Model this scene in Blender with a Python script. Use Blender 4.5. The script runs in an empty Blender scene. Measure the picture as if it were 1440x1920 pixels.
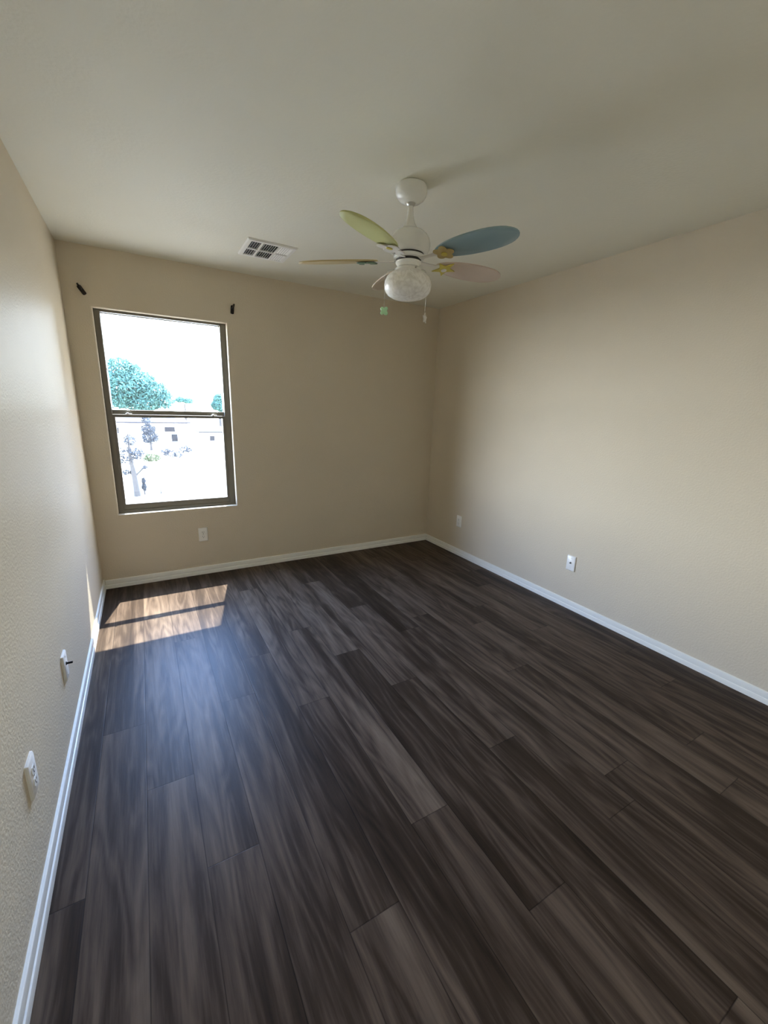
import bpy, bmesh, math, random
from mathutils import Vector, Matrix
PI = math.pi
C = bpy.context.scene.collection
S = bpy.context.scene

# ------------------------------------------------------------------ camera
W, H, D = 3.0955, 2.44, 3.98          # room width, height, depth (window wall at y=0, left wall at x=0)
YAW, PITCH, ROLL, F = 0.52685, 0.24457, 0.03147, 774.64
CAM = Vector((0.38095, -3.68658, 1.44428))
fw = Vector((math.sin(YAW)*math.cos(PITCH), math.cos(YAW)*math.cos(PITCH), -math.sin(PITCH)))
r0 = Vector((math.cos(YAW), -math.sin(YAW), 0)); u0 = r0.cross(fw)
rt = math.cos(ROLL)*r0 + math.sin(ROLL)*u0
up = -math.sin(ROLL)*r0 + math.cos(ROLL)*u0
cam = bpy.data.cameras.new('camera'); camo = bpy.data.objects.new('camera', cam); C.objects.link(camo)
m = Matrix((rt, up, -fw)).transposed().to_4x4(); m.translation = CAM
camo.matrix_world = m
cam.sensor_width = 36; cam.sensor_fit = 'AUTO'; cam.lens = F*36/1920
cam.clip_start = 0.02; cam.clip_end = 500
S.camera = camo

# ------------------------------------------------------------------ world: hazy sky, pale at the horizon and bluer above
wd = bpy.data.worlds.new('sky'); S.world = wd; wd.use_nodes = True
nt = wd.node_tree; nt.nodes.clear()
tc = nt.nodes.new('ShaderNodeTexCoord'); sp = nt.nodes.new('ShaderNodeSeparateXYZ')
rmp = nt.nodes.new('ShaderNodeValToRGB'); bg = nt.nodes.new('ShaderNodeBackground'); wo = nt.nodes.new('ShaderNodeOutputWorld')
nt.links.new(tc.outputs['Generated'], sp.inputs[0]); nt.links.new(sp.outputs['Z'], rmp.inputs[0])
side = nt.nodes.new('ShaderNodeMapRange'); side.inputs['From Min'].default_value = -.25; side.inputs['From Max'].default_value = .30
side.inputs['To Min'].default_value = .30; side.inputs['To Max'].default_value = 1.0; side.interpolation_type = 'SMOOTHSTEP'
nt.links.new(sp.outputs['Y'], side.inputs['Value'])
skm = nt.nodes.new('ShaderNodeMix'); skm.data_type = 'RGBA'; skm.blend_type = 'MULTIPLY'; skm.inputs['Factor'].default_value = 1
nt.links.new(rmp.outputs[0], skm.inputs['A']); nt.links.new(side.outputs[0], skm.inputs['B'])
nt.links.new(skm.outputs['Result'], bg.inputs[0]); nt.links.new(bg.outputs[0], wo.inputs[0])
els = rmp.color_ramp.elements
els[0].position = 0.0; els[0].color = (.90, .95, 1.0, 1)
els[1].position = 1.0; els[1].color = (.22, .31, .48, 1)
for p, c in ((.16, (.80, .88, 1.0, 1)), (.45, (.27, .45, .90, 1))):
    e = els.new(p); e.color = c
bg.inputs['Strength'].default_value = 67.0

SUN_DIR = Vector((-.25, -1, -1.8)).normalized()
sl = bpy.data.lights.new('sun', 'SUN'); sl.energy = 28.0; sl.angle = math.radians(.53); sl.color = (1, .95, .87)
so = bpy.data.objects.new('sun', sl); C.objects.link(so); so.location = (2, 6, 9)
so.rotation_euler = SUN_DIR.to_track_quat('-Z', 'Y').to_euler()
# sampling portal over the window opening (guides sky light, emits nothing)
pl = bpy.data.lights.new('window_portal', 'AREA'); pl.shape = 'RECTANGLE'; pl.size = .90; pl.size_y = 1.5
pl.cycles.is_portal = True
po = bpy.data.objects.new('window_portal', pl); C.objects.link(po); po.location = (.595, .168, 1.326)
po.rotation_euler = (-PI/2, 0, 0)

S.view_settings.view_transform = 'Standard'; S.view_settings.look = 'None'
S.view_settings.exposure = 0.08; S.view_settings.gamma = 1.0; S.view_settings.use_curve_mapping = False
S.cycles.use_denoising = True
S.cycles.max_bounces = 16; S.cycles.diffuse_bounces = 10; S.cycles.glossy_bounces = 6
S.cycles.transparent_max_bounces = 16; S.cycles.transmission_bounces = 8
S.cycles.sample_clamp_indirect = 12.0; S.cycles.caustics_reflective = False; S.cycles.caustics_refractive = False

# ------------------------------------------------------------------ helpers
def mat(name, col, rough=.5, spec=.5, metal=0.0):
    mm = bpy.data.materials.new(name); mm.use_nodes = True
    b = mm.node_tree.nodes['Principled BSDF']
    b.inputs['Base Color'].default_value = (*col, 1); b.inputs['Roughness'].default_value = rough
    b.inputs['Specular IOR Level'].default_value = spec; b.inputs['Metallic'].default_value = metal
    return mm

def nodes(mm): return mm.node_tree.nodes, mm.node_tree.links, mm.node_tree.nodes['Principled BSDF']

def vary(mm, scale=8.0, amt=.12, bump=0.0, bscale=120.0, bdist=.002, detail=4.0):
    """break a plain colour up a little with noise and give it a fine relief"""
    n, l, b = nodes(mm)
    t = n.new('ShaderNodeTexCoord')
    if amt:
        no = n.new('ShaderNodeTexNoise'); no.inputs['Scale'].default_value = scale; no.inputs['Detail'].default_value = detail
        l.new(t.outputs['Object'], no.inputs['Vector'])
        mr = n.new('ShaderNodeMapRange'); mr.inputs['To Min'].default_value = 1-amt; mr.inputs['To Max'].default_value = 1+amt
        l.new(no.outputs['Fac'], mr.inputs['Value'])
        mx = n.new('ShaderNodeMix'); mx.data_type = 'RGBA'; mx.blend_type = 'MULTIPLY'; mx.inputs['Factor'].default_value = 1
        mx.inputs['A'].default_value = b.inputs['Base Color'].default_value
        l.new(mr.outputs[0], mx.inputs['B']); l.new(mx.outputs['Result'], b.inputs['Base Color'])
    if bump:
        n2 = n.new('ShaderNodeTexNoise'); n2.inputs['Scale'].default_value = bscale; n2.inputs['Detail'].default_value = 2.0
        l.new(t.outputs['Object'], n2.inputs['Vector'])
        bp = n.new('ShaderNodeBump'); bp.inputs['Strength'].default_value = bump; bp.inputs['Distance'].default_value = bdist
        l.new(n2.outputs['Fac'], bp.inputs['Height']); l.new(bp.outputs[0], b.inputs['Normal'])
    return mm

def obj(name, bm, mt, parent=None, sharp=35, loc=None):
    bmesh.ops.recalc_face_normals(bm, faces=bm.faces)
    me = bpy.data.meshes.new(name); bm.to_mesh(me); bm.free()
    for p in me.polygons: p.use_smooth = True
    me.set_sharp_from_angle(angle=math.radians(sharp))
    o = bpy.data.objects.new(name, me); C.objects.link(o)
    for k in (mt if isinstance(mt, (list, tuple)) else [mt]): me.materials.append(k)
    if parent is not None: o.parent = parent
    if loc is not None: o.location = loc
    return o

def tag(o, label, cat, group=None):
    o['label'] = label; o['category'] = cat
    if group: o['group'] = group
    return o
def thing(name, label, cat, loc=(0, 0, 0), group=None):
    o = bpy.data.objects.new(name, None); C.objects.link(o); o.location = loc; o.empty_display_size = .05
    return tag(o, label, cat, group)
def struct(o):
    o['kind'] = 'structure'; return o

def box(bm, x0, x1, y0, y1, z0, z1, bev=0.0, seg=2):
    vs = [bm.verts.new((x, y, z)) for x in (x0, x1) for y in (y0, y1) for z in (z0, z1)]
    fs = [bm.faces.new([vs[i] for i in q]) for q in ((0, 1, 3, 2), (4, 6, 7, 5), (0, 4, 5, 1), (2, 3, 7, 6), (0, 2, 6, 4), (1, 5, 7, 3))]
    if bev:
        es = list({e for f in fs for e in f.edges})
        bmesh.ops.bevel(bm, geom=es, offset=bev, segments=seg, profile=.5, affect='EDGES')
    return vs

def lathe(bm, prof, n=48, c=(0, 0), cap=True):
    """prof: (r, z) list"""
    rings = []
    for r, z in prof:
        if r < 1e-6: rings.append([bm.verts.new((c[0], c[1], z))])
        else: rings.append([bm.verts.new((c[0]+r*math.cos(2*PI*i/n), c[1]+r*math.sin(2*PI*i/n), z)) for i in range(n)])
    for a, b in zip(rings, rings[1:]):
        for i in range(n):
            j = (i+1) % n
            if len(a) == 1: bm.faces.new((a[0], b[i], b[j]))
            elif len(b) == 1: bm.faces.new((a[i], a[j], b[0]))
            else: bm.faces.new((a[i], a[j], b[j], b[i]))
    if cap:
        for r in (rings[0], rings[-1]):
            if len(r) > 1: bm.faces.new(r)

def tube(bm, pts, r, n=10, cap=True):
    pts = [Vector(p) for p in pts]; rad = r if isinstance(r, (list, tuple)) else [r]*len(pts)
    rings = []; prev = None
    for i, p in enumerate(pts):
        d = (pts[min(i+1, len(pts)-1)]-pts[max(i-1, 0)]).normalized()
        ref = prev if prev is not None else (Vector((1, 0, 0)) if abs(d.x) < .8 else Vector((0, 1, 0)))
        a = (ref-d*ref.dot(d)).normalized(); b = d.cross(a); prev = a
        rings.append([bm.verts.new(p+rad[i]*(math.cos(2*PI*k/n)*a+math.sin(2*PI*k/n)*b)) for k in range(n)])
    for A, B in zip(rings, rings[1:]):
        for k in range(n): bm.faces.new((A[k], A[(k+1) % n], B[(k+1) % n], B[k]))
    if cap: bm.faces.new(rings[0]); bm.faces.new(rings[-1])

def plate(bm, outline, t, mtx=None, bev=0.0):
    """flat outline (x,y) extruded t along +z (centred), then moved by mtx"""
    lo = [bm.verts.new((x, y, -t/2)) for x, y in outline]; hi = [bm.verts.new((x, y, t/2)) for x, y in outline]
    n = len(lo); fs = [bm.faces.new(lo[::-1]), bm.faces.new(hi)]
    for i in range(n): bm.faces.new((lo[i], lo[(i+1) % n], hi[(i+1) % n], hi[i]))
    if bev:
        es = list(set(fs[0].edges) | set(fs[1].edges))
        r = bmesh.ops.bevel(bm, geom=es, offset=bev, segments=2, affect='EDGES', profile=.5)
        vs = {v for f in r['faces'] for v in f.verts} | set(v for v in lo+hi if v.is_valid)
    else: vs = lo+hi
    if mtx is not None: bmesh.ops.transform(bm, matrix=mtx, verts=[v for v in vs if v.is_valid])

def ringloft(bm, rings, closed_profile=False):
    """rings: list of lists of 4 points; quads between successive rings"""
    R = [[bm.verts.new(p) for p in r] for r in rings]
    pairs = list(zip(R, R[1:])) + ([(R[-1], R[0])] if closed_profile else [])
    for a, b in pairs:
        for i in range(len(a)):
            j = (i+1) % len(a); bm.faces.new((a[i], a[j], b[j], b[i]))

def rect(x0, x1, z0, z1, y): return [(x0, y, z0), (x1, y, z0), (x1, y, z1), (x0, y, z1)]

def frame_ring(bm, x0, x1, z0, z1, y0, y1, l, r, b, t, ch=.003):
    """rectangular frame with mitred corners; l/r/b/t are member widths; ch = small chamfers"""
    o = lambda d, y: rect(x0+d, x1-d, z0+d, z1-d, y)
    i = lambda d, y: rect(x0+l-d, x1-r+d, z0+b-d, z1-t+d, y)
    ringloft(bm, [o(0, y1), o(0, y0+ch), o(ch, y0), i(ch, y0), i(0, y0+ch), i(0, y1)], True)

# ------------------------------------------------------------------ materials
def wallpaint(nm, col):
    """eggshell paint: diffuse with a weak sheen towards grazing angles, orange-peel relief"""
    mm = vary(mat(nm, col, .6, 0.0), 3, .03, .7, 105, .002)
    n, l, b = nodes(mm); out = n['Material Output']
    g = n.new('ShaderNodeBsdfGlossy'); g.inputs['Roughness'].default_value = .42; g.inputs['Color'].default_value = (.92, .96, 1, 1)
    lw = n.new('ShaderNodeLayerWeight'); lw.inputs[0].default_value = .5
    l.new(b.inputs['Normal'].links[0].from_socket, g.inputs['Normal'])
    p = n.new('ShaderNodeMath'); p.operation = 'POWER'; p.inputs[1].default_value = 5; l.new(lw.outputs['Facing'], p.inputs[0])
    q = n.new('ShaderNodeMath'); q.operation = 'MULTIPLY_ADD'; q.inputs[1].default_value = .058; q.inputs[2].default_value = .003; l.new(p.outputs[0], q.inputs[0])
    mx = n.new('ShaderNodeMixShader'); l.new(q.outputs[0], mx.inputs[0]); l.new(b.outputs[0], mx.inputs[1]); l.new(g.outputs[0], mx.inputs[2])
    l.new(mx.outputs[0], out.inputs['Surface']); return mm
paint = wallpaint('wall_paint', (.68, .604, .478))
white_ceiling = vary(mat('ceiling_paint', (.80, .785, .685), .8, .2), 3, .02, .5, 70, .002)
trim_white = vary(mat('trim_gloss_white', (.87, .865, .81), .32, .3), 6, .02)
bronze = vary(mat('window_frame_taupe', (.17, .155, .12), .42, .5), 20, .06)
plastic = vary(mat('white_plastic', (.86, .85, .81), .32, .5), 30, .02)
slot = mat('dark_slot', (.02, .02, .02), .6)
screwm = mat('screw_metal', (.55, .53, .48), .35, .5, .8)
darkmetal = vary(mat('dark_bronze_metal', (.020, .014, .010), .45, .5, .4), 60, .2)
connector = mat('dark_connector', (.03, .03, .032), .4, .5, .6)
fan_white = vary(mat('fan_white_enamel', (.84, .84, .80), .25, .5), 10, .03)
fan_dark = mat('fan_dark_gap', (.05, .048, .042), .6)
globe_m = mat('globe_opal_glass', (.80, .79, .74), .30, .5)
nn, ll, bb = nodes(globe_m); bb.inputs['Subsurface Weight'].default_value = .7; bb.inputs['Subsurface Radius'].default_value = (.06, .06, .06); bb.inputs['Subsurface Scale'].default_value = 1.0
n_ = nn.new('ShaderNodeTexNoise'); n_.inputs['Scale'].default_value = 28; n_.inputs['Detail'].default_value = 6; n_.inputs['Distortion'].default_value = 2
cr_ = nn.new('ShaderNodeValToRGB'); cr_.color_ramp.elements[0].color = (.74, .72, .67, 1); cr_.color_ramp.elements[1].color = (.92, .91, .87, 1)
cr_.color_ramp.elements[0].position = .35; cr_.color_ramp.elements[1].position = .6
tc_ = nn.new('ShaderNodeTexCoord'); ll.new(tc_.outputs['Object'], n_.inputs['Vector']); ll.new(n_.outputs['Fac'], cr_.inputs[0]); ll.new(cr_.outputs[0], bb.inputs['Base Color'])

def pastel(n, c): return vary(mat(n, c, .4, .5), 12, .04)
b_green = pastel('blade_lime', (.56, .57, .25)); b_blue = pastel('blade_blue', (.27, .38, .41))
b_pink = pastel('blade_pink', (.62, .51, .43)); b_orange = pastel('blade_orange', (.56, .45, .23)); b_white = pastel('blade_lilac', (.55, .45, .33))
deco_y = pastel('ornament_yellow', (.62, .52, .10)); deco_w = pastel('ornament_white', (.75, .72, .66)); deco_g = pastel('ornament_green', (.12, .20, .14))
deco_t = pastel('ornament_tan', (.50, .38, .16)); deco_lg = pastel('ornament_mint', (.45, .75, .45))

# floor: dark wood-look planks; each plank carries its own random tone and grain offset
floor_m = bpy.data.materials.new('dark_wood_planks'); floor_m.use_nodes = True
n, l, b = nodes(floor_m)
uv = n.new('ShaderNodeUVMap'); uv.uv_map = 'plank_uv'
at = n.new('ShaderNodeAttribute'); at.attribute_name = 'plank_tone'
sep = n.new('ShaderNodeSeparateColor'); l.new(at.outputs['Color'], sep.inputs[0])
suv = n.new('ShaderNodeSeparateXYZ'); l.new(uv.outputs[0], suv.inputs[0])
def mth(op, a, b_=None, c_=None):
    q = n.new('ShaderNodeMath'); q.operation = op
    for i, v in enumerate((a, b_, c_)):
        if v is None: continue
        if isinstance(v, (int, float)): q.inputs[i].default_value = v
        else: l.new(v, q.inputs[i])
    return q.outputs[0]
def coords(sx, sy, so):
    cb = n.new('ShaderNodeCombineXYZ')
    l.new(mth('MULTIPLY', suv.outputs[0], sx), cb.inputs[0])
    l.new(mth('MULTIPLY', suv.outputs[1], sy), cb.inputs[1])
    l.new(mth('MULTIPLY', sep.outputs[1], so), cb.inputs[2])
    return cb.outputs[0]
def noise(vec, scale, det, dist=0, rough=.5):
    q = n.new('ShaderNodeTexNoise'); q.inputs['Scale'].default_value = scale; q.inputs['Detail'].default_value = det
    q.inputs['Distortion'].default_value = dist; q.inputs['Roughness'].default_value = rough; l.new(vec, q.inputs['Vector']); return q.outputs['Fac']
broad = noise(coords(14, .8, 60), 1, 3.5, .5)
fine = noise(coords(150, 5.5, 91), 1, 4, .2, .7)
warp = noise(coords(7, .85, 37), 1, 2, .2)
# cathedral figure: contour lines of a slow noise
ring = mth('FRACT', mth('MULTIPLY', warp, 11.0))
ring = mth('ABSOLUTE', mth('SUBTRACT', ring, .5))           # 0..0.5 triangle
blot = noise(coords(20, 3.0, 13), 1, 5, .6, .65)
v1 = mth('ADD', mth('MULTIPLY', broad, 1.18), mth('MULTIPLY', fine, .40))
v1 = mth('ADD', v1, mth('MULTIPLY', ring, .36))
v1 = mth('ADD', v1, mth('MULTIPLY', blot, .36))
v1 = mth('ADD', v1, mth('MULTIPLY', sep.outputs[0], .22))
ramp = n.new('ShaderNodeValToRGB'); l.new(mth('MULTIPLY', mth('SUBTRACT', v1, .665), 1.0), ramp.inputs[0])
re = ramp.color_ramp.elements
re[0].position = .14; re[0].color = (.024, .0158, .0102, 1)
re[1].position = .98; re[1].color = (.165, .122, .085, 1)
for p_, c_ in ((.40, (.044, .0295, .0198, 1)), (.60, (.084, .0595, .042, 1))):
    e = re.new(p_); e.color = c_
# seams
ex = mth('MINIMUM', suv.outputs[0], mth('SUBTRACT', .164, suv.outputs[0]))
ey = mth('MINIMUM', suv.outputs[1], mth('SUBTRACT', 1.475, suv.outputs[1]))
ed = mth('MINIMUM', ex, ey)
sm = n.new('ShaderNodeMapRange'); sm.inputs['From Min'].default_value = .0004; sm.inputs['From Max'].default_value = .0022
sm.inputs['To Min'].default_value = .45; sm.inputs['To Max'].default_value = 1; l.new(ed, sm.inputs['Value'])
mx = n.new('ShaderNodeMix'); mx.data_type = 'RGBA'; mx.blend_type = 'MULTIPLY'; mx.inputs['Factor'].default_value = 1
l.new(ramp.outputs[0], mx.inputs['A']); l.new(sm.outputs[0], mx.inputs['B']); l.new(mx.outputs['Result'], b.inputs['Base Color'])
b.inputs['Specular IOR Level'].default_value = .07
rg = n.new('ShaderNodeMapRange'); rg.inputs['To Min'].default_value = .48; rg.inputs['To Max'].default_value = .34; l.new(fine, rg.inputs['Value'])
l.new(rg.outputs[0], b.inputs['Roughness'])
bp = n.new('ShaderNodeBump'); bp.inputs['Strength'].default_value = .4; bp.inputs['Distance'].default_value = .0008
l.new(mth('ADD', fine, mth('MULTIPLY', sm.outputs[0], 1.2)), bp.inputs['Height']); l.new(bp.outputs[0], b.inputs['Normal'])

# glass: clear pane, see-through with a fresnel reflection; dusty = share of dust film
def glass(name, tint, dust):
    g = bpy.data.materials.new(name); g.use_nodes = True; q = g.node_tree.nodes; k = g.node_tree.links; q.clear()
    out = q.new('ShaderNodeOutputMaterial'); tr = q.new('ShaderNodeBsdfTransparent'); tr.inputs[0].default_value = (*tint, 1)
    gl = q.new('ShaderNodeBsdfGlossy'); gl.inputs['Roughness'].default_value = .02
    lw = q.new('ShaderNodeLayerWeight'); lw.inputs[0].default_value = .5
    pw = q.new('ShaderNodeMath'); pw.operation = 'POWER'; pw.inputs[1].default_value = 5; k.new(lw.outputs['Facing'], pw.inputs[0])
    fr = q.new('ShaderNodeMath'); fr.operation = 'MULTIPLY_ADD'; fr.inputs[1].default_value = .9; fr.inputs[2].default_value = .035; k.new(pw.outputs[0], fr.inputs[0])
    mxx = q.new('ShaderNodeMixShader'); k.new(fr.outputs[0], mxx.inputs[0]); k.new(tr.outputs[0], mxx.inputs[1]); k.new(gl.outputs[0], mxx.inputs[2])
    tl = q.new('ShaderNodeBsdfTranslucent'); tl.inputs[0].default_value = (.9, .9, .9, 1)
    nz = q.new('ShaderNodeTexNoise'); nz.inputs['Scale'].default_value = 7; nz.inputs['Detail'].default_value = 5
    t_ = q.new('ShaderNodeTexCoord'); k.new(t_.outputs['Object'], nz.inputs['Vector'])
    mr = q.new('ShaderNodeMapRange'); mr.inputs['To Min'].default_value = dust*.5; mr.inputs['To Max'].default_value = dust*1.5; k.new(nz.outputs['Fac'], mr.inputs['Value'])
    m2 = q.new('ShaderNodeMixShader'); k.new(mr.outputs[0], m2.inputs[0]); k.new(mxx.outputs[0], m2.inputs[1]); k.new(tl.outputs[0], m2.inputs[2])
    k.new(m2.outputs[0], out.inputs[0]); return g
glass_up = glass('pane_glass', (.97, .99, .985), .001)
glass_lo = glass('pane_glass_dusty', (.97, .98, .98), .002)

# outdoors
sand = vary(mat('pale_gravel', (.68, .585, .445), .9), .8, .08)
street_m = vary(mat('pale_concrete', (.60, .535, .43), .9), .6, .06)
bark = vary(mat('bark', (.036,.033,.030), .9), 6, .3)
stucco = vary(mat('white_stucco', (.72, .69, .64), .9), 2, .05)
tile = vary(mat('roof_tile', (.008, .0072, .010), .8), 6, .2)
hglass = mat('house_glass', (.016, .016, .018), .3, .1)
def leafmat(nm, c): return vary(mat(nm, c, .7, .1), 1.2, .35)
leaf_a = leafmat('leaf_bluegreen', (.062, .135, .112)); leaf_b = leafmat('leaf_grey_green', (.034, .038, .042)); leaf_c = leafmat('leaf_lime', (.055, .066, .026))

# ------------------------------------------------------------------ room shell
rnd = random.Random(11)
bm = bmesh.new(); uvl = bm.loops.layers.uv.new('plank_uv'); tl_ = bm.loops.layers.float_color.new('plank_tone')
PW, PL, X0 = .164, 1.475, 1.576
# row i spans X0+(i-1)*PW .. X0+i*PW; end joints as seen, with the tones of the planks beyond and before each joint
rowj = {-9: -2.47, -8: -1.758, -7: -2.154, -6: -2.553, -5: -3.25, -4: -1.45, -3: -1.977, -2: -2.744, -1: -3.134, 0: -2.052, 1: -2.62,
        2: -1.60, 3: -2.951, 4: -2.255, 5: -1.75, 6: -3.03, 7: -2.0, 8: -2.75, 9: -2.454, 10: -1.9}
tones = {-9: (.55, .20), -7: (.75, .45), -6: (.85, .20), -3: (.80, .35), -2: (.85, .15), -1: (.15, .75), 0: (.80, .25), 3: (.75, .25), 4: (.70, .25), 6: (.65, .25), 9: (.5, .3)}
for i in range(-9, 11):
    xa, xb = X0+(i-1)*PW, X0+i*PW
    j0 = rowj.get(i, rnd.uniform(-3, -1)); k0 = j0-3*PL
    while k0 < .2:
        ya, yb = k0, k0+PL
        cx0, cx1, cy0, cy1 = max(xa, -.02), min(xb, W+.02), max(ya, -D-.02), min(yb, .02)
        if cx1-cx0 > 1e-4 and cy1-cy0 > 1e-4:
            vs = [bm.verts.new(p) for p in ((cx0, cy0, 0), (cx1, cy0, 0), (cx1, cy1, 0), (cx0, cy1, 0))]
            f = bm.faces.new(vs); col = (rnd.random(), rnd.random(), rnd.random(), 1)
            if i in tones and abs(ya-j0) < .01: col = (tones[i][0], col[1], col[2], 1)
            if i in tones and abs(yb-j0) < .01: col = (tones[i][1], col[1], col[2], 1)
            for lp in f.loops:
                lp[uvl].uv = (lp.vert.co.x-xa, lp.vert.co.y-ya); lp[tl_] = col
        k0 += PL
# slab underneath so the floor has thickness
box(bm, -.02, W+.02, -D-.02, .02, -.12, -.006)
struct(obj('floor', bm, floor_m))

bm = bmesh.new(); box(bm, -.15, W+.15, -D-.15, .16, H, H+.15); struct(obj('ceiling', bm, white_ceiling))
bm = bmesh.new(); box(bm, -.15, 0, -D-.15, .16, -.12, H); struct(obj('wall_left', bm, paint))
bm = bmesh.new(); box(bm, W, W+.15, -D-.15, .16, -.12, H); struct(obj('wall_right', bm, paint))
bm = bmesh.new(); box(bm, 0, W, -D-.15, -D, -.12, H); struct(obj('wall_front', bm, paint))

# window wall with a rounded (bullnose) opening
WX0, WX1, WZ0, WZ1, BN, WT = .1575, 1.0325, .588, 2.0625, .014, .16
bm = bmesh.new()
rings = [rect(0, W, -.12, H, 0)]
for k in range(6):
    a = k/5*PI/2; o = BN*(1-math.sin(a)); y = BN*(1-math.cos(a))
    rings.append(rect(WX0-o, WX1+o, WZ0-o, WZ1+o, y))
rings += [rect(WX0, WX1, WZ0, WZ1, WT), rect(0, W, -.12, H, WT)]
ringloft(bm, rings, True)
struct(obj('wall_back', bm, paint, sharp=40))

# baseboards: stepped profile (distance from wall, height)
PROF = [(0, .078), (.0065, .0775), (.0092, .0755), (.0102, .072), (.0102, .040), (.0072, .0375), (.0072, .034), (.0125, .0315), (.0137, .028), (.0137, 0), (0, 0)]
def baseboard(name, p0, p1, inward, k=1.0):
    bm = bmesh.new(); inward = Vector(inward)
    ends = []
    for p in (p0, p1):
        ends.append([bm.verts.new(Vector(p)+inward*d+Vector((0, 0, h*k))) for d, h in PROF])
    for i in range(len(PROF)):
        j = (i+1) % len(PROF); bm.faces.new((ends[0][i], ends[0][j], ends[1][j], ends[1][i]))
    bm.faces.new(ends[0]); bm.faces.new(ends[1])
    return struct(obj(name, bm, trim_white, sharp=25))
baseboard('baseboard_left', (0, -D, 0), (0, 0, 0), (1, 0, 0))
baseboard('baseboard_right', (W, -D, 0), (W, 0, 0), (-1, 0, 0), .86)
baseboard('baseboard_back', (.0135, 0, 0), (W-.0135, 0, 0), (0, -1, 0), .90)

# ------------------------------------------------------------------ window (single-hung, taupe aluminium)
win = bpy.data.objects.new('window_1', None); C.objects.link(win); win['kind'] = 'structure'; win.location = ((WX0+WX1)/2, .08, WZ0)
def wpart(name, bm, mt, par=None):
    o = obj(name, bm, mt); o.parent = win if par is None else par
    o.matrix_parent_inverse = Matrix.Translation(-Vector(win.location)) if par is None else Matrix.Identity(4)
    return o
bm = bmesh.new()
frame_ring(bm, WX0, WX1, WZ0, WZ1, .05, .118, .038, .046, .028, .016)
box(bm, WX0+.036, WX1-.044, .045, .118, WZ0, WZ0+.020, .002)          # raised inner sill lip
wpart('window_frame', bm, bronze)
bm = bmesh.new(); frame_ring(bm, WX0+.036, WX1-.044, 1.334, WZ1-.014, .086, .112, .006, .006, .043, .006, .002)
us = wpart('upper_sash', bm, bronze)
bm = bmesh.new(); box(bm, WX0+.040, WX1-.048, .097, .101, 1.374, WZ1-.018); wpart('upper_pane', bm, glass_up, us)
bm = bmesh.new(); frame_ring(bm, WX0+.030, WX1-.038, WZ0+.026, 1.3455, .054, .082, .024, .027, .042, .023, .003)
ls = wpart('lower_sash', bm, bronze)
bm = bmesh.new(); box(bm, WX0+.051, WX1-.062, .066, .070, WZ0+.065, 1.3245); wpart('lower_pane', bm, glass_lo, ls)
for lx in (WX0+.12, WX1-.15):
    bm = bmesh.new(); box(bm, lx, lx+.045, .060, .080, 1.3455, 1.351, .002); box(bm, lx+.010, lx+.022, .050, .074, 1.351, 1.358, .002)
    wpart('sash_latch', bm, plastic, ls)

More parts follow.
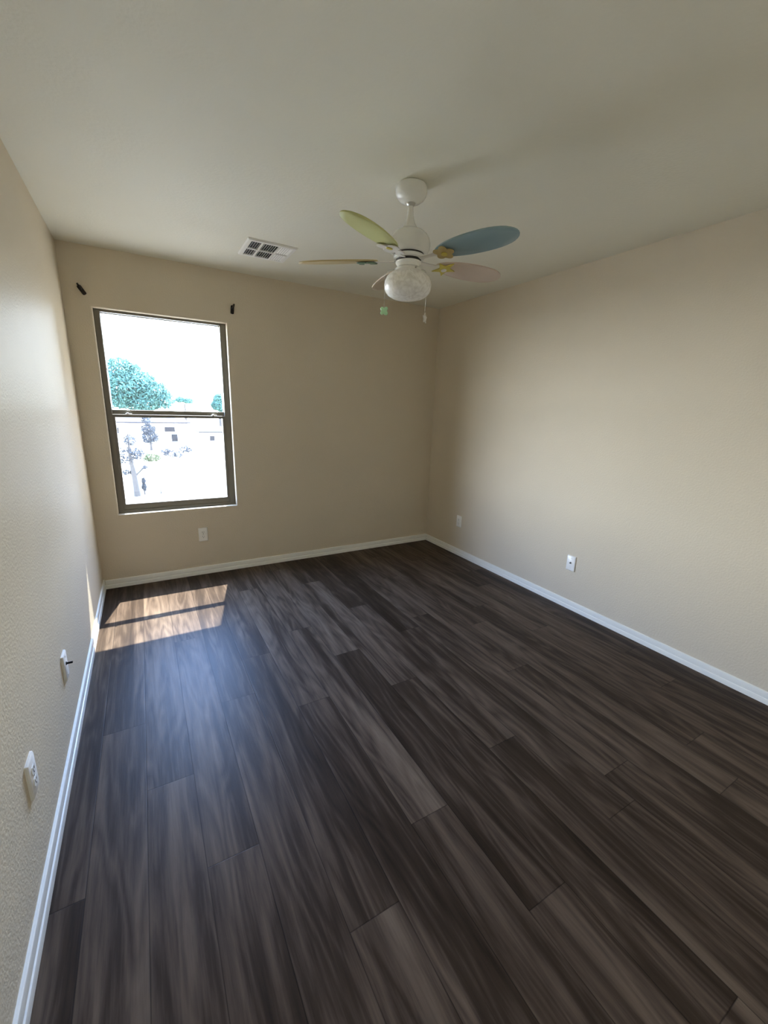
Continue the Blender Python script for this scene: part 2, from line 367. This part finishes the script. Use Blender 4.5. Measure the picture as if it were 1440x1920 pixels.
# ------------------------------------------------------------------ wall plates
def rrect(w, h, r, n=5):
    pts = []
    for cx, cy, a0 in ((w/2-r, h/2-r, 0), (-w/2+r, h/2-r, PI/2), (-w/2+r, -h/2+r, PI), (w/2-r, -h/2+r, 3*PI/2)):
        for i in range(n+1):
            a = a0+i/n*PI/2; pts.append((cx+r*math.cos(a), cy+r*math.sin(a)))
    return pts
def wall_matrix(pos, normal):
    """local x across, y up, z out of the wall"""
    z = Vector(normal); y = Vector((0, 0, 1)); x = y.cross(z)
    mm = Matrix((x, y, z)).transposed().to_4x4(); mm.translation = Vector(pos); return mm
def wall_plate(name, label, cat, pos, normal, kind, group=None):
    t = thing(name, label, cat, (0, 0, 0), group); t.matrix_world = wall_matrix(pos, normal)
    bm = bmesh.new()
    w, h, z = .0725, .117, .0085
    r0_, r1_ = rrect(w, h, .004), rrect(w-.008, h-.008, .003)
    A = [bm.verts.new((x, y, 0)) for x, y in r0_]; B = [bm.verts.new((x, y, z-.0035)) for x, y in r0_]; Cc = [bm.verts.new((x, y, z)) for x, y in r1_]
    for P, Q in ((A, B), (B, Cc)):
        for i in range(len(P)): bm.faces.new((P[i], P[(i+1) % len(P)], Q[(i+1) % len(P)], Q[i]))
    bm.faces.new(Cc); bm.faces.new(A[::-1])
    obj('cover_plate', bm, plastic, t)
    if kind == 'duplex':
        for s in (-1, 1):
            bm = bmesh.new(); ol = [(.0165*math.cos(a), max(-.0125, min(.0125, .0165*math.sin(a)))) for a in [i*2*PI/28 for i in range(28)]]
            plate(bm, ol, .003, Matrix.Translation((0, s*.0195, z+.0008)))
            rc = obj('receptacle', bm, plastic, t)
            bm = bmesh.new()
            for sx, hh in ((-.0063, .0085), (.0063, .0070)): box(bm, sx-.0012, sx+.0012, s*.0195+.001-hh/2+.002, s*.0195+.001+hh/2+.002, z+.0012, z+.0027)
            tube(bm, [(0, s*.0195-.0078, z+.0012), (0, s*.0195-.0078, z+.0027)], .0026, 12)
            obj('slots', bm, slot, rc)
        bm = bmesh.new(); lathe(bm, [(.0032, z), (.0032, z+.001), (.002, z+.0018), (0, z+.0018)], 12); obj('screw', bm, screwm, t)
    else:
        yc = .010 if kind == 'coax' else .004
        bm = bmesh.new(); lathe(bm, [(.0075, z-.001), (.0075, z+.002), (.0062, z+.0022), (.0062, z+.003)], 6); o = obj('hex_nut', bm, screwm if kind == 'jack' else connector, t); o.location = (0, yc, 0)
        ln = .022 if kind == 'coax' else .009
        bm = bmesh.new(); pr = [(.0047, z)]
        k = z+.001
        while k < z+ln: pr += [(.0050, k), (.0043, k+.0008)]; k += .0016
        pr += [(.0047, z+ln), (.0015, z+ln), (.0015, z+ln-.003), (0, z+ln-.003)]
        lathe(bm, pr, 16); o = obj('connector', bm, connector, t); o.location = (0, yc, 0); o['label'] = 'dark threaded cable connector'
        for s in (-1, 1):
            bm = bmesh.new(); lathe(bm, [(.003, z), (.003, z+.001), (.002, z+.0016), (0, z+.0016)], 12); o = obj('screw', bm, plastic, t); o.location = (0, s*.042, 0)
    return t
GO = 'white wall outlets'
wall_plate('wall_outlet', 'white duplex wall outlet under the window on the back wall', 'outlet', (.745, 0, .357), (0, -1, 0), 'duplex', GO)
wall_plate('wall_outlet', 'white wall outlet on the right wall, near the far corner', 'outlet', (W, -.553, .355), (-1, 0, 0), 'duplex', GO)
wall_plate('cable_jack_plate', 'white cable jack plate with one small hole, nearer plate on the right wall', 'wall plate', (W, -1.858, .357), (-1, 0, 0), 'jack')
wall_plate('cable_jack_plate', 'white wall plate with a dark connector sticking out, farther plate on left wall', 'wall plate', (0, -1.712, .357), (1, 0, 0), 'coax')
wall_plate('wall_outlet', 'white duplex outlet on the left wall, the one nearest the camera', 'outlet', (0, -2.335, .372), (1, 0, 0), 'duplex', GO)

# ------------------------------------------------------------------ curtain rod brackets
def bracket(label, x, z, flip):
    t = thing('curtain_rod_bracket', label, 'curtain bracket', (x, 0, z), 'curtain rod brackets above the window')
    bm = bmesh.new(); plate(bm, rrect(.026, .064, .009), .004, Matrix.Translation((0, -.002, 0)) @ Matrix.Rotation(PI/2, 4, 'X')); obj('mounting_plate', bm, darkmetal, t)
    bm = bmesh.new()
    tube(bm, [(0, -.002, .006), (0, -.020, .007), (0, -.040, .010), (0, -.052, .014)], [.009, .008, .007, .006], 10)
    obj('arm', bm, darkmetal, t)
    bm = bmesh.new()
    tube(bm, [(0, -.052-.013*math.sin(a),   .028-.015*math.cos(a)) for a in [(-100+i*20)*PI/180 for i in range(11)]], .0055, 8)
    obj('rod_cradle', bm, darkmetal, t)
    for s in (-1, 1):
        bm = bmesh.new(); lathe(bm, [(.003, 0), (.003, .001), (0, .002)], 10)
        bmesh.ops.transform(bm, matrix=Matrix.Translation((0, -.004, s*.022)) @ Matrix.Rotation(PI/2, 4, 'X'), verts=bm.verts); obj('screw', bm, darkmetal, t)
    t.rotation_euler = (0, math.radians(flip), 0)
bracket('dark metal curtain rod bracket at the upper left of the window', .112, 2.160, -33)
bracket('dark metal curtain rod bracket at the upper right of the window', 1.083, 2.166, 6)

# ------------------------------------------------------------------ ceiling air vent
vx0, vx1, vy0, vy1 = 1.052, 1.366, -.775, -.452
vent = thing('air_vent', 'white louvred air vent on the ceiling near the window wall', 'vent', ((vx0+vx1)/2, (vy0+vy1)/2, H))
vc = Vector(vent.location)
bm = bmesh.new()
hx, hy = (vx1-vx0)/2, (vy1-vy0)/2
rr = lambda d, z: [(-hx+d, -hy+d, z), (hx-d, -hy+d, z), (hx-d, hy-d, z), (-hx+d, hy-d, z)]
ringloft(bm, [rr(0, 0), rr(0, -.004), rr(.006, -.010), rr(.026, -.011), rr(.030, -.008), rr(.030, 0)], True)
obj('vent_frame', bm, plastic, vent)
bm = bmesh.new(); box(bm, -hx+.028, hx-.028, -hy+.028, hy-.028, -.0035, -.0005); obj('duct_opening', bm, slot, vent)
bm = bmesh.new()
for xx in (-.060, .048): box(bm, xx-.006, xx+.006, -hy+.028, hy-.028, -.013, -.004, .001)
box(bm, -hx+.028, hx-.028, -.007, .007, -.0135, -.004, .001)
obj('divider_bars', bm, plastic, vent)
def slat(xc, y0, y1, tilt, w=.011):
    bm = bmesh.new(); box(bm, -w/2, w/2, y0, y1, -.0005, .0005)
    bmesh.ops.transform(bm, matrix=Matrix.Translation((xc, 0, -.0085)) @ Matrix.Rotation(math.radians(tilt), 4, 'Y'), verts=bm.verts)
    return obj('slat', bm, plastic, vent)
for (y0, y1) in ((-hy+.029, -.008), (.008, hy-.029)):
    for i in range(4): slat(-hx+.038+i*.0145, y0, y1, -48)
    for i in range(7): slat(-.046+i*.0142, y0, y1, -62, .009)
    for i in range(5): slat(.062+i*.0142, y0, y1, 32, .0095)

# ------------------------------------------------------------------ ceiling fan
FX, FY = 1.553, -1.83
fan = thing('ceiling_fan', 'white ceiling fan with five pastel oval blades and a round light globe', 'ceiling fan', (FX, FY, H))
Z = lambda z: z-H
def L(name, prof, mt, par=None, n=56, sharp=40):
    bm = bmesh.new(); lathe(bm, [(r, Z(z)) for r, z in prof], n); return obj(name, bm, mt, par or fan, sharp)
cano = L('canopy', [(.060, 2.44), (.068, 2.436), (.0725, 2.425), (.0725, 2.410), (.069, 2.396), (.061, 2.384), (.048, 2.374), (.034, 2.369), (.030, 2.366), (.022, 2.366)], fan_white)
L('hanger_ball', [(.021, 2.366), (.019, 2.360), (.015, 2.356), (.012, 2.354)], screwm, cano, 24)
L('downrod', [(.0115, 2.362), (.0115, 2.325)], fan_white, None, 20)
mot = L('motor_housing', [(.0135, 2.335), (.014, 2.320), (.017, 2.305), (.022, 2.290), (.028, 2.276), (.036, 2.265), (.050, 2.256), (.068, 2.248), (.083, 2.236), (.093, 2.220), (.098, 2.205), (.0985, 2.193), (.097, 2.178), (.091, 2.166), (.081, 2.159), (.074, 2.157)], fan_white)
L('cooling_gap', [(.070, 2.157), (.066, 2.154), (.066, 2.150), (.068, 2.149)], fan_dark, mot)
L('flywheel', [(.068, 2.151), (.074, 2.149), (.075, 2.142), (.072, 2.137), (.062, 2.134)], fan_white)
L('switch_housing_gap', [(.060, 2.1345), (.056, 2.131), (.056, 2.124), (.059, 2.123)], fan_dark)
lk = L('switch_housing', [(.058, 2.124), (.062, 2.122), (.062, 2.116), (.054, 2.111), (.053, 2.100), (.058, 2.096), (.064, 2.092), (.064, 2.082), (.060, 2.080)], fan_white)
for k in range(3):
    a = 2*PI*k/3+.5; bm = bmesh.new(); dv = Vector((math.cos(a), math.sin(a), 0))
    tube(bm, [Vector((0, 0, Z(2.087)))+dv*.060, Vector((0, 0, Z(2.087)))+dv*.072], [.003, .004], 10); obj('thumb_screw', bm, screwm, lk)
gp = [(.056, 2.088), (.061, 2.084), (.076, 2.077), (.092, 2.067), (.103, 2.055), (.110, 2.040), (.113, 2.024), (.1115, 2.007), (.105, 1.992), (.094, 1.980), (.078, 1.971), (.058, 1.965), (.036, 1.962), (.016, 1.961), (0, 1.961)]
L('light_globe', gp, globe_m)

BL0, BL1, BW = .150, .547, .0705
def blade_outline():
    pts = []; N = 40; Lh = (BL1-BL0)/2; cx = (BL0+BL1)/2
    for i in range(N):
        a = 2*PI*i/N; x = math.cos(a); y = math.sin(a)
        w = BW*(1+.14*x)                                  # a little fuller towards the tip
        pts.append((cx+Lh*(abs(x)**.92)*(1 if x > 0 else -1), w*(abs(y)**.95)*(1 if y > 0 else -1)))
    return pts
def star(cx, cy, R, r, n, rot=0):
    return [(cx+(R if i % 2 == 0 else r)*math.cos(rot+PI*i/n), cy+(R if i % 2 == 0 else r)*math.sin(rot+PI*i/n)) for i in range(2*n)]
def flower(cx, cy, R, n=5, rot=0):
    return [(cx+R*(.66+.34*abs(math.cos(n*a/2)))*math.cos(a+rot), cy+R*(.66+.34*abs(math.cos(n*a/2)))*math.sin(a+rot)) for a in [2*PI*i/60 for i in range(60)]]
def butterfly(cx, cy, s):
    pts = []
    for i in range(64):
        a = 2*PI*i/64
        r = s*(.45+.55*abs(math.sin(2*a+.0))**.8*(1 if math.cos(a) > 0 else .85))
        pts.append((cx+r*math.cos(a), cy+r*math.sin(a)))
    return pts
PITCHB = math.radians(-12)
def blade(az, mt, orn, om, om2):
    base = Matrix.Rotation(az, 4, 'Z')
    tiltm = base @ Matrix.Translation((0, 0, Z(2.134))) @ Matrix.Rotation(PITCHB, 4, 'X')
    bm = bmesh.new(); plate(bm, blade_outline(), .006, None, .0015); bmesh.ops.transform(bm, matrix=tiltm, verts=bm.verts)
    bl = obj('blade', bm, mt, fan, 50)
    bm = bmesh.new()                                     # arm from flywheel to the blade root, under the blade
    arm = [(.066, -.016), (.10, -.009), (.14, -.010), (.165, -.020), (.215, -.018), (.222, 0), (.215, .018), (.165, .020), (.14, .010), (.10, .009), (.066, .016)]
    plate(bm, arm, .004, Matrix.Translation((0, 0, -.0055)), .0008); bmesh.ops.transform(bm, matrix=tiltm, verts=bm.verts)
    ar = obj('blade_arm', bm, deco_w, bl)
    bm = bmesh.new(); plate(bm, orn, .004, Matrix.Translation((0, 0, -.0100)), .0008); bmesh.ops.transform(bm, matrix=tiltm, verts=bm.verts); obj('ornament', bm, om, ar)
    bm = bmesh.new(); plate(bm, [(.200+.014*math.cos(i*PI/10), .004+.014*math.sin(i*PI/10)) for i in range(20)], .004, Matrix.Translation((0, 0, -.0140)), .001)
    bmesh.ops.transform(bm, matrix=tiltm, verts=bm.verts); obj('ornament_center', bm, om2, ar)
    return bl
A0 = math.radians(-148)
blade(A0, b_green, butterfly(.178, 0, .068), deco_w, deco_y)['label'] = 'lime green fan blade'
blade(A0+math.radians(77), b_blue, flower(.200, 0, .050), deco_t, deco_y)['label'] = 'blue fan blade'
blade(A0+math.radians(144), b_pink, star(.200, 0, .062, .026, 5), deco_y, deco_w)['label'] = 'pale pink fan blade'
blade(A0+math.radians(224), b_white, flower(.200, 0, .050), deco_y, deco_w)['label'] = 'beige fan blade behind the light globe'
blade(A0+math.radians(288), b_orange, butterfly(.200, 0, .058), deco_g, deco_w)['label'] = 'pale orange fan blade'

# pull chains on either side of the globe
vdir = Vector((FX-CAM.x, FY-CAM.y, 0)).normalized(); side = Vector((vdir.y, -vdir.x, 0))
def chain(s, off, zend, shape, mt, ang):
    d = (side*s*.93+vdir*.36).normalized()
    bm = bmesh.new(); p1 = d*.05+Vector((0, 0, Z(2.105))); p2 = d*(off-.012)+Vector((0, 0, Z(2.098))); p3 = d*off+Vector((0, 0, Z(2.080))); p4 = d*off+Vector((0, 0, Z(zend)))
    tube(bm, [p1, p2, p3, p4], .0011, 6)
    k = 2.05
    while k > zend:
        bmesh.ops.create_icosphere(bm, subdivisions=1, radius=.0018, matrix=Matrix.Translation(d*off+Vector((0, 0, Z(k))))); k -= .006
    ch = obj('pull_chain', bm, screwm, fan)
    bm = bmesh.new(); plate(bm, shape, .006, Matrix.Translation(d*off+Vector((0, 0, Z(zend)-.018))) @ Matrix.Rotation(ang, 4, 'Z') @ Matrix.Rotation(PI/2, 4, 'X'), .0015)
    obj('pendant', bm, mt, ch)
va = math.atan2(vdir.y, vdir.x)-PI/2
chain(-1, .121, 1.936, butterfly(0, 0, .024), deco_lg, va+.2)
chain(1, .098, 1.905, star(0, 0, .026, .011, 5, PI/2), deco_w, va+1.15)

# ------------------------------------------------------------------ outdoors, seen through the window
GZ = -2.9
bm = bmesh.new(); box(bm, -60, 70, .2, 160, GZ-.2, GZ); struct(obj('ground', bm, sand))
bm = bmesh.new(); box(bm, -60, 70, .2, 11, GZ, GZ+.01); struct(obj('dim_ground_strip', bm, vary(mat('dim_ground_brown', (.24, .20, .15), .9), 3, .1)))  # unseen dark strip below the window, added to cut ground bounce onto the ceiling
bm = bmesh.new(); box(bm, -60, 70, 19.2, 30.2, GZ, GZ+.012); struct(obj('street', bm, street_m))
for nm, y in (('trim_1', 18.95), ('trim_2', 30.3)):
    bm = bmesh.new(); box(bm, -60, 70, y, y+.18, GZ, GZ+.14, .02); struct(obj(nm, bm, street_m))

def crown_bm(blobs, count, size, seed):
    r = random.Random(seed); bm = bmesh.new()
    tot = sum(b[3]**2 for b in blobs)
    for (cx, cy, cz, R, sq) in blobs:
        for _ in range(int(count*R*R/tot)):
            d = Vector((r.gauss(0, 1), r.gauss(0, 1), r.gauss(0, 1))).normalized()
            q = Vector((cx, cy, cz))+Vector((d.x, d.y, d.z*sq))*R*(r.uniform(.25, 1)**.5)
            a = Vector((r.gauss(0, 1), r.gauss(0, 1), r.gauss(0, 1))).normalized(); b_ = a.orthogonal().normalized()
            s = size*r.uniform(.6, 1.3)
            vs = [bm.verts.new(q+a*s), bm.verts.new(q+b_*s*.5), bm.verts.new(q-a*s), bm.verts.new(q-b_*s*.5)]
            bm.faces.new(vs)
    return bm
def tree(name, label, cat, loc, trunk, blobs, count, size, lm, seed, group=None):
    t = thing(name, label, cat, loc, group)
    if trunk:
        bm = bmesh.new()
        for pts, rad in trunk: tube(bm, pts, rad, 8)
        obj('trunk', bm, bark, t)
    obj('foliage', crown_bm(blobs, count, size, seed), lm, t)
    return t
# added block out of view right of the window, cuts daylight on the left wall
bm = bmesh.new(); box(bm, 3.05, 9.0, .16, 7.0, GZ, 5.5); struct(obj('wall_light_block', bm, vary(mat('light_block_tan', (.26, .21, .15), .9), 2, .06)))
# big tree behind the houses on the left
tree('tree', 'big blue-green tree rising at the left of the upper window pane', 'tree', (.6, 58, GZ),
     [([(0, 0, 0), (.1, 0, 3), (-.4, 0, 6.2)], [.35, .28, .12]), ([(.1, 0, 3), (1.6, .2, 5.2)], [.18, .06])],
     [(-2.0, 0, 8.0, 1.6, .95), (-1.9, 0, 6.0, 2.3, .9), (-.2, .3, 6.3, 2.2, .9), (1.3, 0, 5.6, 1.9, .75), (2.3, 0, 4.6, 1.5, .8), (-.6, 0, 8.2, .9, .8), (0, .5, 4.3, 2.2, .6), (-2.2, .5, 4.4, 1.8, .6)], 11000, .22, leaf_a, 3)
tree('tree', 'small round tree top on the horizon in the middle of the upper pane', 'tree', (6.3, 68, GZ),
     [([(0, 0, 0), (0, 0, 4.2)], [.2, .1])], [(-.6, 0, 4.75, .7, .6), (.5, 0, 4.6, .8, .5)], 1400, .16, leaf_a, 4)
tree('tree', 'pale green tree at the right edge of the upper window pane', 'tree', (9.45, 56, GZ),
     [([(0, 0, 0), (0, 0, 4)], [.25, .1])], [(.1, 0, 4.9, .8, .9), (-.1, 0, 4.1, .95, .7), (.6, 0, 3.9, 1.0, .8), (.8, 0, 4.6, .8, .9)], 5000, .2, leaf_a, 5)
# yard trees and bushes
tree('young_tree', 'thin young tree with bare lower trunk at left of the lower pane', 'tree', (-.13, 18.6, GZ),
     [([(0, 0, 0), (-.03, 0, .9), (-.12, 0, 1.9), (-.10, 0, 2.9)], [.16, .13, .075, .03]), ([(-.03, 0, .9), (.25, 0, 1.2), (.45, .1, 1.35)], [.05, .04, .02]), ([(-.05, 0, 1.0), (-.3, 0, 1.15)], [.035, .012]), ([(-.1, 0, 1.7), (.3, 0, 2.2)], [.03, .01])],
     [(-.25, 0, 1.9, .35, 1.2), (.2, 0, 2.0, .3, .9), (-.35, 0, 1.15, .18, .7), (.45, 0, 1.35, .16, .6), (-.05, 0, 2.6, .25, 1)], 600, .07, leaf_b, 6)
tree('cypress_shrub', 'short slim shrub standing just right of the young tree trunk', 'shrub', (.18, 18.88, GZ),
     [([(0, 0, 0), (-.02, 0, .7)], [.03, .01])], [(0, 0, .35, .11, 2.0), (0, 0, .65, .09, 2.0)], 600, .045, leaf_b, 7)
tree('dark_tree', 'dark conical tree behind the green bush in the lower pane', 'tree', (.9, 40, GZ),
     [([(0, 0, 0), (0, 0, 1.4)], [.12, .06])], [(0, 0, 1.2, .75, .8), (-.1, 0, 1.9, .6, .9), (-.15, 0, 2.7, .4, 1.2)], 1700, .09, leaf_b, 8)
tree('bush', 'rounded lime green bush across the street in the lower pane', 'bush', (.75, 31.2, GZ), None, [(0, 0, .35, .52, .8), (-.25, 0, .25, .35, .8), (.3, 0, .25, .35, .8)], 800, .07, leaf_c, 9)
tree('bush', 'grey green bush right of the lime green bush', 'bush', (2.1, 33.2, GZ), None, [(0, 0, .4, .5, .8), (.55, 0, .3, .42, .7), (-.35, 0, .55, .35, .9)], 800, .07, leaf_b, 10)
tree('bush', 'small pale bush, rightmost of the bushes in the lower pane', 'bush', (3.4, 37, GZ), None, [(0, 0, .35, .5, .7), (.4, 0, .25, .35, .7)], 500, .07, leaf_b, 12)
pole = thing('street_pole', 'thin dark pole standing by the curb in the lower pane', 'pole', (.87, 18.85, GZ))
bm = bmesh.new(); tube(bm, [(0, 0, 0), (0, 0, 1.25)], .022, 8); obj('post', bm, connector, pole)
bm = bmesh.new(); lathe(bm, [(.05, 0), (.05, .02), (.026, .03), (.024, .05)], 12); obj('base', bm, connector, pole)

def house(label, loc, w, d, h, rh, wins):
    t = thing('house', label, 'house', loc)
    bm = bmesh.new(); box(bm, -w/2, w/2, 0, d, 0, h); obj('walls', bm, stucco, t)
    bm = bmesh.new(); e = .4
    lo = [bm.verts.new(p) for p in ((-w/2-e, -e, h), (w/2+e, -e, h), (w/2+e, d+e, h), (-w/2-e, d+e, h))]
    lo2 = [bm.verts.new((v.co.x, v.co.y, h+.12)) for v in lo]
    k = min(d/2, w/2-.3)
    r1 = bm.verts.new((-w/2+k, d/2, h+rh)); r2 = bm.verts.new((w/2-k, d/2, h+rh))
    bm.faces.new(lo[::-1])
    for i in range(4): bm.faces.new((lo[i], lo[(i+1) % 4], lo2[(i+1) % 4], lo2[i]))
    bm.faces.new((lo2[0], lo2[1], r2, r1)); bm.faces.new((lo2[1], lo2[2], r2)); bm.faces.new((lo2[2], lo2[3], r1, r2)); bm.faces.new((lo2[3], lo2[0], r1))
    obj('roof', bm, tile, t, 10)
    for (x, z, ww, hh) in wins:
        bm = bmesh.new(); frame_ring(bm, x-ww/2-.06, x+ww/2+.06, z-hh/2-.06, z+hh/2+.06, -.06, 0, .06, .06, .06, .06, .01); wf = obj('window', bm, stucco, t)
        bm = bmesh.new(); box(bm, x-ww/2, x+ww/2, -.03, -.01, z-hh/2, z+hh/2); obj('pane', bm, hglass, wf)
house('pale house with dark hip roof behind the trees, left in the lower pane', (.4, 47, GZ), 8.4, 7, 2.15, .9, [(-2.4, 1.4, .5, .6), (.9, 1.55, .5, .5), (2.5, 1.5, 1.0, .5), (2.9, .6, .6, .8)])
house('low pale house with purple grey roof, right in the lower pane', (7.6, 44, GZ), 3.6, 6, 1.35, .55, [(-.9, .75, .5, .5), (.6, .75, .5, .5)])
